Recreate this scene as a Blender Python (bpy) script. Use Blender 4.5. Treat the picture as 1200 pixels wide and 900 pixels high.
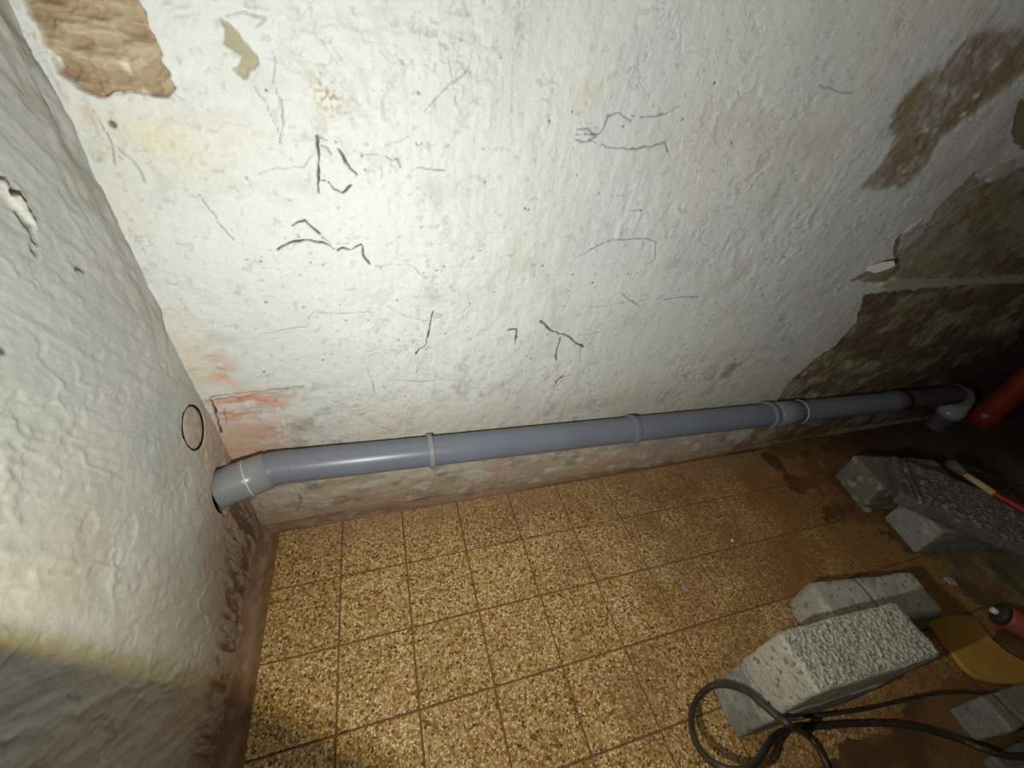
import bpy, math, random
import numpy as np
from mathutils import Vector, Matrix

for o in list(bpy.data.objects):
    bpy.data.objects.remove(o)
scene = bpy.context.scene
COL = scene.collection

# ---------------------------------------------------------------- camera
FPX = 482.41925
CAM = np.array([0.20789, -0.91117, 1.33406])
RC = np.array([[0.95613702, -0.27191668, 0.10891883],
               [-0.09039327, -0.62759212, -0.77327691],
               [0.27862349, 0.72951316, -0.6246435]])
cam_data = bpy.data.cameras.new('camera')
cam_data.sensor_width = 36.0
cam_data.lens = FPX / 1200.0 * 36.0
cam_data.clip_start = 0.02
cam = bpy.data.objects.new('camera', cam_data)
COL.objects.link(cam)
mw = Matrix.Identity(4)
for i in range(3):
    mw[i][0] = RC[0][i]
    mw[i][1] = -RC[1][i]
    mw[i][2] = -RC[2][i]
    mw[i][3] = CAM[i]
cam.matrix_world = mw
scene.camera = cam

# ---------------------------------------------------------------- world, lamps, exposure
world = bpy.data.worlds.new('world')
scene.world = world
world.use_nodes = True
bg = world.node_tree.nodes['Background']
bg.inputs['Color'].default_value = (1.0, 0.88, 0.74, 1)
bg.inputs['Strength'].default_value = 0.010

TORCH = Vector((0.10, -0.90, 1.05))
AXIS = Vector((0.545, 0.832, 0.101)).normalized()

def spot(name, energy, half, blend, color, radius=0.006, axis=AXIS):
    d = bpy.data.lights.new(name, 'SPOT')
    d.energy = energy
    d.spot_size = math.radians(2 * half)
    d.spot_blend = blend
    d.color = color
    d.shadow_soft_size = radius
    o = bpy.data.objects.new(name, d)
    COL.objects.link(o)
    o.location = TORCH
    o.rotation_euler = axis.to_track_quat('-Z', 'Y').to_euler()
    return o

# one hand torch: flood, hot centre, warm rim of the beam
spot('torch_flood', 13.5, 86.2, 0.055, (0.89, 0.95, 1.0))
spot('torch_core', 28.5, 84.0, 1.0, (0.93, 0.97, 1.0))
spot('torch_rim', 7.5, 87.2, 0.025, (1.0, 0.80, 0.22))
spill = bpy.data.lights.new('torch_spill', 'POINT')     # stray light leaving the torch body outside its beam
spill.energy = 0.18
spill.color = (1.0, 0.80, 0.70)
spill.shadow_soft_size = 0.02
so = bpy.data.objects.new('torch_spill', spill); COL.objects.link(so); so.location = TORCH

scene.view_settings.view_transform = 'Standard'
scene.view_settings.look = 'None'
scene.view_settings.gamma = 1.0
scene.view_settings.use_curve_mapping = False
scene.view_settings.exposure = 0.0

# ---------------------------------------------------------------- helpers
def ray(x, y):
    return RC.T @ np.array([(x - 600.0) / FPX, (y - 450.0) / FPX, 1.0])

def at_z(x, y, z=0.0):
    r = ray(x, y)
    return CAM + r * ((z - CAM[2]) / r[2])

def at_y(x, y, yy):
    r = ray(x, y)
    return CAM + r * ((yy - CAM[1]) / r[1])

def at_x(x, y, xx):
    r = ray(x, y)
    return CAM + r * ((xx - CAM[0]) / r[0])

def lattice(ix, iy, iz, seed):
    h = (ix.astype(np.int64) * 374761393 + iy.astype(np.int64) * 668265263
         + iz.astype(np.int64) * 2147483647 + seed * 974711) & 0xFFFFFFFF
    h = ((h ^ (h >> 13)) * 1274126177) & 0xFFFFFFFF
    h = (h ^ (h >> 16)) & 0xFFFFFFFF
    h = (h * 2246822519) & 0xFFFFFFFF
    return ((h ^ (h >> 15)) & 0xFFFFFF) / float(0xFFFFFF)

def vnoise2(x, y, seed=0):
    x0 = np.floor(x); y0 = np.floor(y)
    fx = x - x0; fy = y - y0
    fx = fx * fx * (3 - 2 * fx); fy = fy * fy * (3 - 2 * fy)
    z = np.zeros_like(x0)
    a = lattice(x0, y0, z, seed); b = lattice(x0 + 1, y0, z, seed)
    c = lattice(x0, y0 + 1, z, seed); d = lattice(x0 + 1, y0 + 1, z, seed)
    return (a * (1 - fx) + b * fx) * (1 - fy) + (c * (1 - fx) + d * fx) * fy

def fbm2(x, y, octv=4, seed=0, gain=0.5):
    s = 0; amp = 1; t = 0
    for k in range(octv):
        s = s + amp * vnoise2(x * 2 ** k + 17.3 * k, y * 2 ** k - 9.1 * k, seed + k)
        t += amp; amp *= gain
    return s / t

def vnoise3(p, seed=0):
    p0 = np.floor(p); f = p - p0; f = f * f * (3 - 2 * f)
    r = 0
    for i in (0, 1):
        for j in (0, 1):
            for k in (0, 1):
                w = (f[:, 0] if i else 1 - f[:, 0]) * (f[:, 1] if j else 1 - f[:, 1]) * (f[:, 2] if k else 1 - f[:, 2])
                r = r + w * lattice(p0[:, 0] + i, p0[:, 1] + j, p0[:, 2] + k, seed)
    return r

def fbm3(p, octv=3, seed=0):
    s = 0; amp = 1; t = 0
    for k in range(octv):
        s = s + amp * vnoise3(p * 2 ** k + 5.7 * k, seed + k)
        t += amp; amp *= 0.5
    return s / t

def sst(a, b, x):
    t = np.clip((x - a) / (b - a), 0, 1)
    return t * t * (3 - 2 * t)

def poly_sd(u, v, poly):
    """signed distance (metres, inside positive) of points to a polygon"""
    P = np.array(poly, float)
    Q = np.roll(P, -1, 0)
    best = np.full(u.shape, 1e9); inside = np.zeros(u.shape, bool)
    for (ax, ay), (bx, by) in zip(P, Q):
        dx, dy = bx - ax, by - ay
        t = np.clip(((u - ax) * dx + (v - ay) * dy) / (dx * dx + dy * dy + 1e-12), 0, 1)
        best = np.minimum(best, (u - ax - t * dx) ** 2 + (v - ay - t * dy) ** 2)
        cond = ((ay > v) != (by > v))
        xi = dx * (v - ay) / (dy if abs(dy) > 1e-12 else 1e-12) + ax
        inside ^= cond & (u < xi)
    return np.where(inside, 1, -1) * np.sqrt(best)

def line_d(u, v, pts):
    P = np.array(pts, float)
    best = np.full(u.shape, 1e9)
    for (ax, ay), (bx, by) in zip(P[:-1], P[1:]):
        dx, dy = bx - ax, by - ay
        t = np.clip(((u - ax) * dx + (v - ay) * dy) / (dx * dx + dy * dy + 1e-12), 0, 1)
        best = np.minimum(best, (u - ax - t * dx) ** 2 + (v - ay - t * dy) ** 2)
    return np.sqrt(best)

def mesh_np(name, verts, quads, mat, parent=None, smooth=True, color=None):
    me = bpy.data.meshes.new(name)
    verts = np.asarray(verts, np.float32); quads = np.asarray(quads, np.int32)
    nf, k = quads.shape
    me.vertices.add(len(verts)); me.vertices.foreach_set('co', verts.ravel())
    me.loops.add(nf * k); me.loops.foreach_set('vertex_index', quads.ravel())
    me.polygons.add(nf)
    me.polygons.foreach_set('loop_start', np.arange(0, nf * k, k, dtype=np.int32))
    me.polygons.foreach_set('loop_total', np.full(nf, k, np.int32))
    me.update(calc_edges=True); me.validate()
    me.polygons.foreach_set('use_smooth', np.full(len(me.polygons), smooth))
    if color is not None:
        a = me.attributes.new('tone', 'FLOAT_COLOR', 'POINT')
        c = np.ones((len(verts), 4), np.float32); c[:, :3] = color
        a.data.foreach_set('color', c.ravel())
    me.materials.append(mat)
    o = bpy.data.objects.new(name, me)
    COL.objects.link(o)
    if parent: o.parent = parent
    return o

def mesh_py(name, verts, faces, mat, parent=None, smooth=False):
    me = bpy.data.meshes.new(name)
    me.from_pydata([tuple(map(float, v)) for v in verts], [], faces)
    me.update()
    if smooth: me.polygons.foreach_set('use_smooth', [True] * len(me.polygons))
    me.materials.append(mat)
    o = bpy.data.objects.new(name, me)
    COL.objects.link(o)
    if parent: o.parent = parent
    return o

def empty(name, loc):
    o = bpy.data.objects.new(name, None)
    o.empty_display_size = 0.05
    o.location = loc
    COL.objects.link(o)
    return o

def tag(o, label=None, cat=None, group=None, kind=None):
    if label: o['label'] = label
    if cat: o['category'] = cat
    if group: o['group'] = group
    if kind: o['kind'] = kind
    return o

def keep(o, parent):
    """parent, leaving the child where its world coordinates put it"""
    o.parent = parent
    o.matrix_parent_inverse = Matrix.Translation(parent.location).inverted() if parent.rotation_euler.z == 0 else parent.matrix_basis.inverted()
    return o

def smooth_path(pts, n=8):
    P = [np.array(p, float) for p in pts]
    P = [2 * P[0] - P[1]] + P + [2 * P[-1] - P[-2]]
    out = []
    for i in range(1, len(P) - 2):
        a, b, c, d = P[i - 1:i + 3]
        for k in range(n):
            t = k / n
            out.append(0.5 * (2 * b + (c - a) * t + (2 * a - 5 * b + 4 * c - d) * t * t + (3 * b - a - 3 * c + d) * t ** 3))
    out.append(P[-2])
    return out

def tube_geo(path, radii, seg=32, cap=True):
    path = [Vector(p) for p in path]
    if not hasattr(radii, '__len__'): radii = [radii] * len(path)
    V = []; F = []
    tan = [(path[min(i + 1, len(path) - 1)] - path[max(i - 1, 0)]).normalized() for i in range(len(path))]
    ref = Vector((0, 0, 1)) if abs(tan[0].z) < 0.9 else Vector((0, 1, 0))
    u = (ref - tan[0] * ref.dot(tan[0])).normalized()
    for i, p in enumerate(path):
        u = (u - tan[i] * u.dot(tan[i])).normalized()
        w = tan[i].cross(u)
        for s in range(seg):
            a = 2 * math.pi * s / seg
            V.append(p + (u * math.cos(a) + w * math.sin(a)) * radii[i])
    for i in range(len(path) - 1):
        for s in range(seg):
            s2 = (s + 1) % seg
            F.append((i * seg + s, i * seg + s2, (i + 1) * seg + s2, (i + 1) * seg + s))
    if cap:
        for i, rev in ((0, True), (len(path) - 1, False)):
            b = len(V)
            V += [V[i * seg + s].copy() for s in range(seg)]
            q = tuple(range(b, b + seg))
            F.append(q[::-1] if rev else q)
    return V, F

def tube(name, path, radii, mat, parent=None, seg=32, cap=True):
    V, F = tube_geo(path, radii, seg, cap)
    return mesh_py(name, V, F, mat, parent, smooth=True)

# ---------------------------------------------------------------- materials
def new_mat(name):
    m = bpy.data.materials.new(name)
    m.use_nodes = True
    nt = m.node_tree
    return m, nt, nt.nodes['Principled BSDF']

def N(nt, kind, **kw):
    n = nt.nodes.new(kind)
    for k, v in kw.items():
        if k in n.inputs: n.inputs[k].default_value = v
        else: setattr(n, k, v)
    return n

def ramp(nt, stops, interp='LINEAR'):
    n = nt.nodes.new('ShaderNodeValToRGB')
    cr = n.color_ramp; cr.interpolation = interp
    while len(cr.elements) < len(stops): cr.elements.new(0.5)
    for e, (p, c) in zip(cr.elements, stops):
        e.position = p
        e.color = (*c, 1) if len(c) == 3 else c
    return n

def mixc(nt, a, b, fac, mode='MIX'):
    n = nt.nodes.new('ShaderNodeMix'); n.data_type = 'RGBA'; n.blend_type = mode
    def put(sock, v):
        if isinstance(v, bpy.types.NodeSocket): nt.links.new(v, sock)
        elif isinstance(v, (int, float)): sock.default_value = v
        else: sock.default_value = (*v, 1)
    put(n.inputs[0], fac); put(n.inputs[6], a); put(n.inputs[7], b)
    return n.outputs[2]

def add_bump(nt, b, height, strength, dist):
    n = N(nt, 'ShaderNodeBump', Strength=strength, Distance=dist)
    nt.links.new(height, n.inputs['Height'])
    nt.links.new(n.outputs['Normal'], b.inputs['Normal'])

def tone_mat(name, rough, bump_scale, bump_strength, bump_dist, spec=0.3, var=0.12):
    """colour comes from the mesh's own tone attribute, grain from noise"""
    m, nt, b = new_mat(name)
    a = N(nt, 'ShaderNodeAttribute', attribute_name='tone')
    geo = N(nt, 'ShaderNodeNewGeometry')
    n1 = N(nt, 'ShaderNodeTexNoise', Scale=bump_scale, Detail=6.0, Roughness=0.65)
    nt.links.new(geo.outputs['Position'], n1.inputs['Vector'])
    r = ramp(nt, [(0.25, (1 - var * 2,) * 3), (0.7, (1.0,) * 3)])
    nt.links.new(n1.outputs['Fac'], r.inputs['Fac'])
    c = mixc(nt, a.outputs['Color'], r.outputs['Color'], 1.0, 'MULTIPLY')
    nt.links.new(c, b.inputs['Base Color'])
    b.inputs['Roughness'].default_value = rough
    b.inputs['Specular IOR Level'].default_value = spec
    n2 = N(nt, 'ShaderNodeTexNoise', Scale=bump_scale * 0.3, Detail=8.0, Roughness=0.7, Distortion=0.6)
    nt.links.new(geo.outputs['Position'], n2.inputs['Vector'])
    ad = N(nt, 'ShaderNodeMath', operation='MULTIPLY_ADD')
    nt.links.new(n2.outputs['Fac'], ad.inputs[0]); ad.inputs[1].default_value = 1.5
    nt.links.new(n1.outputs['Fac'], ad.inputs[2])
    add_bump(nt, b, ad.outputs[0], bump_strength, bump_dist)
    return m

def noise_mat(name, c1, c2, scale, rough=0.8, bump=0.3, dist=0.003, spec=0.3, lo=0.35, hi=0.65):
    m, nt, b = new_mat(name)
    tc = N(nt, 'ShaderNodeTexCoord')
    n1 = N(nt, 'ShaderNodeTexNoise', Scale=scale, Detail=5.0, Roughness=0.6)
    nt.links.new(tc.outputs['Object'], n1.inputs['Vector'])
    r = ramp(nt, [(lo, c1), (hi, c2)])
    nt.links.new(n1.outputs['Fac'], r.inputs['Fac'])
    nt.links.new(r.outputs['Color'], b.inputs['Base Color'])
    b.inputs['Roughness'].default_value = rough
    b.inputs['Specular IOR Level'].default_value = spec
    if bump: add_bump(nt, b, n1.outputs['Fac'], bump, dist)
    return m

M_WALL = tone_mat('limewashed_plaster', 0.62, 130.0, 0.28, 0.004, 0.35, 0.06)
M_WALLL = tone_mat('side_plaster', 0.55, 150.0, 0.25, 0.004, 0.4, 0.06)
M_DUST = tone_mat('mud_and_dust', 0.85, 220.0, 0.5, 0.004, 0.15, 0.22)
M_FILLET = tone_mat('brown_mortar_fillet', 0.75, 160.0, 0.5, 0.004, 0.25, 0.2)
M_CONC = tone_mat('grey_concrete', 0.9, 260.0, 0.6, 0.004, 0.15, 0.25)
M_PVC = noise_mat('grey_pvc', (0.165, 0.185, 0.235), (0.19, 0.21, 0.26), 9.0, 0.33, 0.0, spec=0.5)
M_PVCD = noise_mat('dark_grey_pvc', (0.055, 0.052, 0.05), (0.09, 0.085, 0.082), 14.0, 0.55, 0.1, spec=0.3)  # darker grey for the far-end parts of the drain pipe
M_PVC2 = noise_mat('pale_grey_pvc', (0.235, 0.255, 0.285), (0.27, 0.29, 0.31), 9.0, 0.28, 0.0, spec=0.5)
M_SEAL = noise_mat('pale_seal', (0.55, 0.55, 0.54), (0.62, 0.62, 0.6), 30.0, 0.5, 0.0)
M_BLACK = noise_mat('black_gap', (0.008, 0.007, 0.006), (0.02, 0.017, 0.014), 60.0, 0.95, 0.0, spec=0.05)
M_PLUG = noise_mat('mortar_plug', (0.44, 0.36, 0.31), (0.58, 0.49, 0.43), 45.0, 0.85, 0.5, 0.004)
M_ORANGE = noise_mat('dark_orange_pipe', (0.17, 0.026, 0.008), (0.27, 0.042, 0.012), 6.0, 0.4, 0.0, spec=0.4)  # dark orange-brown over the whole standing pipe
M_CABLE = noise_mat('black_rubber', (0.028, 0.024, 0.02), (0.05, 0.042, 0.034), 40.0, 0.42, 0.0, spec=0.5)
M_CABLE2 = noise_mat('dusty_rubber', (0.10, 0.085, 0.065), (0.16, 0.135, 0.10), 40.0, 0.45, 0.0, spec=0.5)
M_WHITE = noise_mat('white_paint_chip', (0.62, 0.60, 0.56), (0.75, 0.73, 0.68), 60.0, 0.7, 0.2)
M_OCHRE = noise_mat('ochre_plastic', (0.42, 0.23, 0.045), (0.50, 0.28, 0.06), 12.0, 0.5, 0.1, 0.002, spec=0.3)
M_RED = noise_mat('faded_red', (0.26, 0.06, 0.045), (0.34, 0.085, 0.06), 25.0, 0.5, 0.1)
M_REDP = noise_mat('red_paint', (0.24, 0.01, 0.009), (0.28, 0.014, 0.011), 20.0, 0.45, 0.0)
M_WOOD = noise_mat('bare_wood', (0.42, 0.29, 0.11), (0.52, 0.37, 0.16), 30.0, 0.6, 0.1)
M_METAL = noise_mat('dull_metal', (0.085, 0.075, 0.055), (0.13, 0.115, 0.085), 40.0, 0.55, 0.2)
M_DARK = noise_mat('dark_plastic', (0.03, 0.027, 0.023), (0.05, 0.045, 0.04), 20.0, 0.5, 0.0)
M_CEIL = noise_mat('ceiling_plaster', (0.45, 0.42, 0.37), (0.6, 0.57, 0.52), 5.0, 0.9, 0.2)
M_GROUT = noise_mat('brown_grout', (0.17, 0.09, 0.04), (0.25, 0.14, 0.065), 30.0, 0.9, 0.3)

def terrazzo():
    m, nt, b = new_mat('ochre_terrazzo')
    geo = N(nt, 'ShaderNodeNewGeometry')
    pos = geo.outputs['Position']
    def vor(scale, feature='F1'):
        v = N(nt, 'ShaderNodeTexVoronoi', Scale=scale); v.feature = feature
        nt.links.new(pos, v.inputs['Vector']); return v
    v1 = vor(190.0)
    sep = N(nt, 'ShaderNodeSeparateColor'); nt.links.new(v1.outputs['Color'], sep.inputs[0])
    chips = ramp(nt, [(0.0, (0.15, 0.07, 0.025)), (0.12, (0.36, 0.20, 0.07)), (0.36, (0.58, 0.39, 0.16)),
                      (0.64, (0.74, 0.56, 0.29)), (0.84, (0.88, 0.77, 0.52))], 'CONSTANT')
    nt.links.new(sep.outputs[0], chips.inputs['Fac'])
    v2 = vor(190.0, 'DISTANCE_TO_EDGE')
    edge = ramp(nt, [(0.0, (1, 1, 1)), (0.14, (0, 0, 0))])
    nt.links.new(v2.outputs['Distance'], edge.inputs['Fac'])
    col = mixc(nt, chips.outputs['Color'], (0.36, 0.185, 0.05), edge.outputs['Color'])
    v3 = vor(75.0)
    sep3 = N(nt, 'ShaderNodeSeparateColor'); nt.links.new(v3.outputs['Color'], sep3.inputs[0])
    pick = ramp(nt, [(0.0, (1, 1, 1)), (0.09, (0, 0, 0))], 'CONSTANT')
    nt.links.new(sep3.outputs[1], pick.inputs['Fac'])
    core = ramp(nt, [(0.28, (1, 1, 1)), (0.36, (0, 0, 0))])
    nt.links.new(v3.outputs['Distance'], core.inputs['Fac'])
    pk = mixc(nt, pick.outputs['Color'], core.outputs['Color'], 1.0, 'MULTIPLY')
    col = mixc(nt, col, (0.12, 0.06, 0.02), pk)
    # per tile tone
    oi = N(nt, 'ShaderNodeObjectInfo')
    tr = ramp(nt, [(0.0, (0.86, 0.83, 0.78)), (1.0, (1.0, 1.0, 1.0))])
    nt.links.new(oi.outputs['Random'], tr.inputs['Fac'])
    col = mixc(nt, col, tr.outputs['Color'], 1.0, 'MULTIPLY')
    # trodden-in brown dirt, heavier towards +X, which also darkens the right of the floor
    n1 = N(nt, 'ShaderNodeTexNoise', Scale=5.0, Detail=6.0, Roughness=0.65)
    nt.links.new(pos, n1.inputs['Vector'])
    sx = N(nt, 'ShaderNodeSeparateXYZ'); nt.links.new(pos, sx.inputs[0])
    mr = N(nt, 'ShaderNodeMapRange'); nt.links.new(sx.outputs[0], mr.inputs[0])
    mr.inputs[1].default_value = 0.3; mr.inputs[2].default_value = 2.0
    mr.inputs[3].default_value = -0.16; mr.inputs[4].default_value = 0.36
    ad = N(nt, 'ShaderNodeMath', operation='ADD')
    nt.links.new(n1.outputs['Fac'], ad.inputs[0]); nt.links.new(mr.outputs[0], ad.inputs[1])
    dr = ramp(nt, [(0.42, (0, 0, 0)), (0.80, (0.85, 0.85, 0.85))])
    nt.links.new(ad.outputs[0], dr.inputs['Fac'])
    col = mixc(nt, col, (0.23, 0.105, 0.032), dr.outputs['Color'])
    # reddish dust swept against the back wall
    mw_ = N(nt, 'ShaderNodeMapRange'); nt.links.new(sx.outputs[1], mw_.inputs[0])
    mw_.inputs[1].default_value = -0.22; mw_.inputs[2].default_value = 0.02
    mw_.inputs[3].default_value = -0.15; mw_.inputs[4].default_value = 0.28
    n5 = N(nt, 'ShaderNodeTexNoise', Scale=9.0, Detail=6.0, Roughness=0.7); nt.links.new(pos, n5.inputs['Vector'])
    ad5 = N(nt, 'ShaderNodeMath', operation='ADD')
    nt.links.new(n5.outputs['Fac'], ad5.inputs[0]); nt.links.new(mw_.outputs[0], ad5.inputs[1])
    dr5 = ramp(nt, [(0.48, (0, 0, 0)), (0.85, (0.7, 0.7, 0.7))])
    nt.links.new(ad5.outputs[0], dr5.inputs['Fac'])
    col = mixc(nt, col, (0.36, 0.215, 0.125), dr5.outputs['Color'])
    # small dark pits
    v4 = vor(14.0)
    pit = ramp(nt, [(0.05, (1, 1, 1)), (0.075, (0, 0, 0))])
    nt.links.new(v4.outputs['Distance'], pit.inputs['Fac'])
    col = mixc(nt, col, (0.10, 0.045, 0.02), pit.outputs['Color'])
    nt.links.new(col, b.inputs['Base Color'])
    b.inputs['Roughness'].default_value = 0.55
    b.inputs['Specular IOR Level'].default_value = 0.3
    add_bump(nt, b, v1.outputs['Distance'], 0.12, 0.002)
    return m
M_TILE = terrazzo()

# ---------------------------------------------------------------- setting: back wall
WY = 0.025      # back wall face
LX = -0.25      # left wall face

def stretch(segments):
    out = []
    for a, b, st in segments:
        n = max(1, int(round((b - a) / st)))
        out.append(np.linspace(a, b, n, endpoint=False))
    out.append(np.array([segments[-1][1]]))
    return np.concatenate(out)

def bw(pts):
    return [tuple(at_y(x, y, WY)[[0, 2]]) for x, y in pts]

def lw(pts):
    return [tuple(at_x(x, y, LX)[[1, 2]]) for x, y in pts]

def lerp(col, new, m):
    return col * (1 - m[:, None]) + np.array(new)[None, :] * m[:, None]

def lerpv(col, new, m):
    return col * (1 - m[:, None]) + new * m[:, None]

def grid_quads(nu, nv, flip=False):
    i = np.arange(nu - 1)[:, None] * nv + np.arange(nv - 1)[None, :]
    q = np.stack([i, i + nv, i + nv + 1, i + 1], -1).reshape(-1, 4)
    return q[:, ::-1] if flip else q

def slab_from_grid(V, nu, nv, axis, depth, flip):
    """close a relief grid into a thick slab: border pulled back by depth, flat back"""
    Q = grid_quads(nu, nv, flip)
    idx = np.arange(nu * nv).reshape(nu, nv)
    ring = np.concatenate([idx[:-1, 0], idx[-1, :-1], idx[:0:-1, -1], idx[0, :0:-1]])
    B = V[ring].copy(); B[:, axis] = depth
    n0 = len(V); k = len(ring)
    a = ring; b = np.roll(ring, -1); c = n0 + np.roll(np.arange(k), -1); d = n0 + np.arange(k)
    side = np.stack([a, d, c, b] if not flip else [a, b, c, d], -1)
    cs = V[[0, idx[-1, 0], nu * nv - 1, idx[0, -1]]].copy(); cs[:, axis] = depth
    back = np.array([[n0 + k, n0 + k + 3, n0 + k + 2, n0 + k + 1]])
    if flip: back = back[:, ::-1]
    return np.concatenate([V, B, cs]), np.concatenate([Q, side, back]), ring

def build_back_wall():
    xs = stretch([(-0.32, 1.05, 0.0024), (1.05, 2.0, 0.0045), (2.0, 4.0, 0.009)])
    zs = stretch([(-0.03, 1.50, 0.0024), (1.50, 2.1, 0.02)])
    U, Z = np.meshgrid(xs, zs, indexing='ij')
    u = U.ravel(); z = Z.ravel()
    n_big = fbm2(u * 2.2, z * 2.2, 3, 1)
    n_mid = fbm2(u * 9, z * 9, 4, 11)
    n_fin = fbm2(u * 45, z * 45, 3, 21)
    brush = fbm2(u * 70 + 3 * n_mid, z * 9, 3, 31)
    ux = u + 0.012 * (fbm2(u * 25, z * 25, 4, 41) - 0.5) * 2
    zx = z + 0.012 * (fbm2(u * 25, z * 25, 4, 51) - 0.5) * 2
    ux = ux + 0.005 * (fbm2(u * 75, z * 75, 3, 43) - 0.5) * 2
    zx = zx + 0.005 * (fbm2(u * 75, z * 75, 3, 53) - 0.5) * 2
    ux2 = u + 0.03 * (fbm2(u * 14, z * 14, 4, 61) - 0.5) * 2
    zx2 = z + 0.03 * (fbm2(u * 14, z * 14, 4, 71) - 0.5) * 2
    # plaster relief, y towards the room is negative
    h = (n_big - 0.5) * 0.016 + (n_mid - 0.5) * (0.0075 - 0.003 * sst(0.3, 1.0, u)) + ((n_fin - 0.5) * 0.0034 + (brush - 0.5) * 0.0024) * (1 - 0.6 * sst(0.3, 1.0, u))
    col = np.tile(np.array([0.67, 0.69, 0.675]), (len(u), 1))
    tint = fbm2(u * 3.1, z * 3.1, 3, 81)
    col = lerp(col, (0.60, 0.645, 0.635), sst(0.45, 0.75, tint) * 0.7)
    col = lerp(col, (0.64, 0.605, 0.53), sst(0.50, 0.78, fbm2(u * 4.3, z * 4.3, 4, 91)) * 0.28)
    col = lerp(col, (0.50, 0.50, 0.48), sst(0.60, 0.85, fbm2(u * 12, z * 12, 4, 95)) * 0.5)

    def soft(cx, cy, rx, ry, ang=0.0):
        c = bw([(cx, cy)])[0]
        du = u - c[0]; dz = z - c[1]
        ca, sa = math.cos(ang), math.sin(ang)
        return np.exp(-(((du * ca + dz * sa) / rx) ** 2 + ((-du * sa + dz * ca) / ry) ** 2))
    # overall darkening of the wall colour towards the right
    streak = fbm2(u * 6 + z * 4, z * 16, 4, 101)
    right_dark = sst(0.9, 2.2, u + 0.25 * (n_mid - 0.5)) * 0.35
    col = lerp(col, (0.52, 0.53, 0.51), right_dark * 0.5)
    # hairline crazing of old paint, in patches
    crz = np.abs(fbm2(u * 16 + 1.5 * n_mid, z * 16, 4, 421, 0.6) - 0.5)
    hl = sst(0.010, 0.003, crz) * sst(0.46, 0.62, fbm2(u * 5, z * 5, 3, 431))
    col = lerp(col, (0.30, 0.29, 0.27), hl * 0.42)
    h = h + hl * 0.0015
    flk = sst(0.60, 0.63, fbm2(u * 20, z * 26, 5, 441, 0.6)) * sst(0.45, 0.6, fbm2(u * 4, z * 4, 3, 451))
    h = h + flk * 0.0016
    col = lerp(col, (0.55, 0.55, 0.525), flk * 0.30)
    spk = sst(0.70, 0.76, fbm2(u * 75, z * 75, 3, 461))
    col = lerp(col, (0.36, 0.35, 0.33), spk * 0.35)
    lil = sst(1.55, 2.1, u + 0.5 * (n_mid - 0.5)) * sst(0.40, 0.62, fbm2(u * 6, z * 6, 4, 465))
    col = lerp(col, (0.40, 0.375, 0.345), lil * 0.55)
    # stains
    col = lerp(col, (0.68, 0.60, 0.36), np.clip(soft(190, 165, 0.075, 0.035, -0.3) * (0.4 + n_mid), 0, 1) * 0.55)
    col = lerp(col, (0.62, 0.55, 0.36), soft(690, 112, 0.04, 0.03) * 0.35)
    col = lerp(col, (0.55, 0.50, 0.36), soft(950, 165, 0.09, 0.05) * 0.45)
    col = lerp(col, (0.52, 0.47, 0.33), soft(620, 20, 0.05, 0.06) * 0.25)
    col = lerp(col, (0.60, 0.54, 0.42), soft(605, 300, 0.025, 0.05) * 0.4)
    col = lerp(col, (0.55, 0.52, 0.40), soft(820, 165, 0.12, 0.06) * 0.3)
    # low band: damp, beige, mouldy
    low = sst(0.56, 0.30, z + 0.20 * (n_mid - 0.5) + 0.10 * (n_big - 0.5))
    col = lerp(col, (0.57, 0.515, 0.42), low * 0.75)
    mould = sst(0.50, 0.70, fbm2(u * 34, z * 34, 5, 111, 0.65)) * sst(0.75, 0.40, z) * sst(0.35, 0.65, n_mid)
    col = lerp(col, (0.30, 0.28, 0.25), np.clip(mould, 0, 1) * 0.6)
    for px, py, rx, ry, s in [(330, 505, .06, .035, .7), (365, 497, .06, .03, .6), (470, 500, .08, .03, .35), (590, 455, .1, .05, .3),
                              (860, 428, .06, .05, .9), (600, 505, .06, .03, .35), (845, 440, .05, .05, .5), (700, 470, .1, .04, .4),
                              (420, 545, .05, .03, .5), (760, 520, .1, .03, .4), (620, 548, .05, .02, .9), (655, 565, .04, .02, .6)]:
        col = lerp(col, (0.24, 0.215, 0.19), np.clip(soft(px, py, rx, ry) * sst(0.38, 0.66, fbm2(u * 40, z * 40, 5, 121, 0.65)) * s, 0, 1))
    col = lerp(col, (0.62, 0.50, 0.27), soft(650, 540, 0.04, 0.03) * 0.7)
    col = lerp(col, (0.42, 0.29, 0.19), sst(0.17, 0.03, z + 0.09 * (n_mid - 0.5)) * 0.75)
    bl = sst(0.36, 0.24, z + 0.1 * (n_mid - 0.5))
    col = lerp(col, (0.36, 0.34, 0.30), bl * sst(0.46, 0.70, fbm2(u * 11, z * 17, 5, 471, 0.6)) * 0.7)
    col = lerp(col, (0.50, 0.34, 0.26), bl * sst(0.50, 0.66, fbm2(u * 11, z * 18, 5, 481, 0.6)) * 0.6)
    col = lerp(col, (0.15, 0.115, 0.09), bl * sst(0.58, 0.74, fbm2(u * 15, z * 22, 5, 491, 0.6)) * 0.5)
    col = lerp(col, (0.66, 0.63, 0.57), bl * sst(0.60, 0.68, fbm2(u * 17, z * 28, 5, 496, 0.6)) * 0.6)
    h = h + bl * (fbm2(u * 18, z * 36, 4, 499) - 0.5) * 0.004
    # salmon-red rust stains in the corner by the pipe
    red = soft(290, 480, 0.085, 0.05) * 1.0 + soft(255, 435, 0.035, 0.06) * 0.55 + soft(300, 520, 0.09, 0.06) * 0.55
    rs = sst(0.36, 0.66, fbm2(u * 14, z * 48, 5, 131, 0.6))
    col = lerp(col, (0.66, 0.24, 0.115), np.clip(red * rs * 1.25, 0, 0.85))
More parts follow.
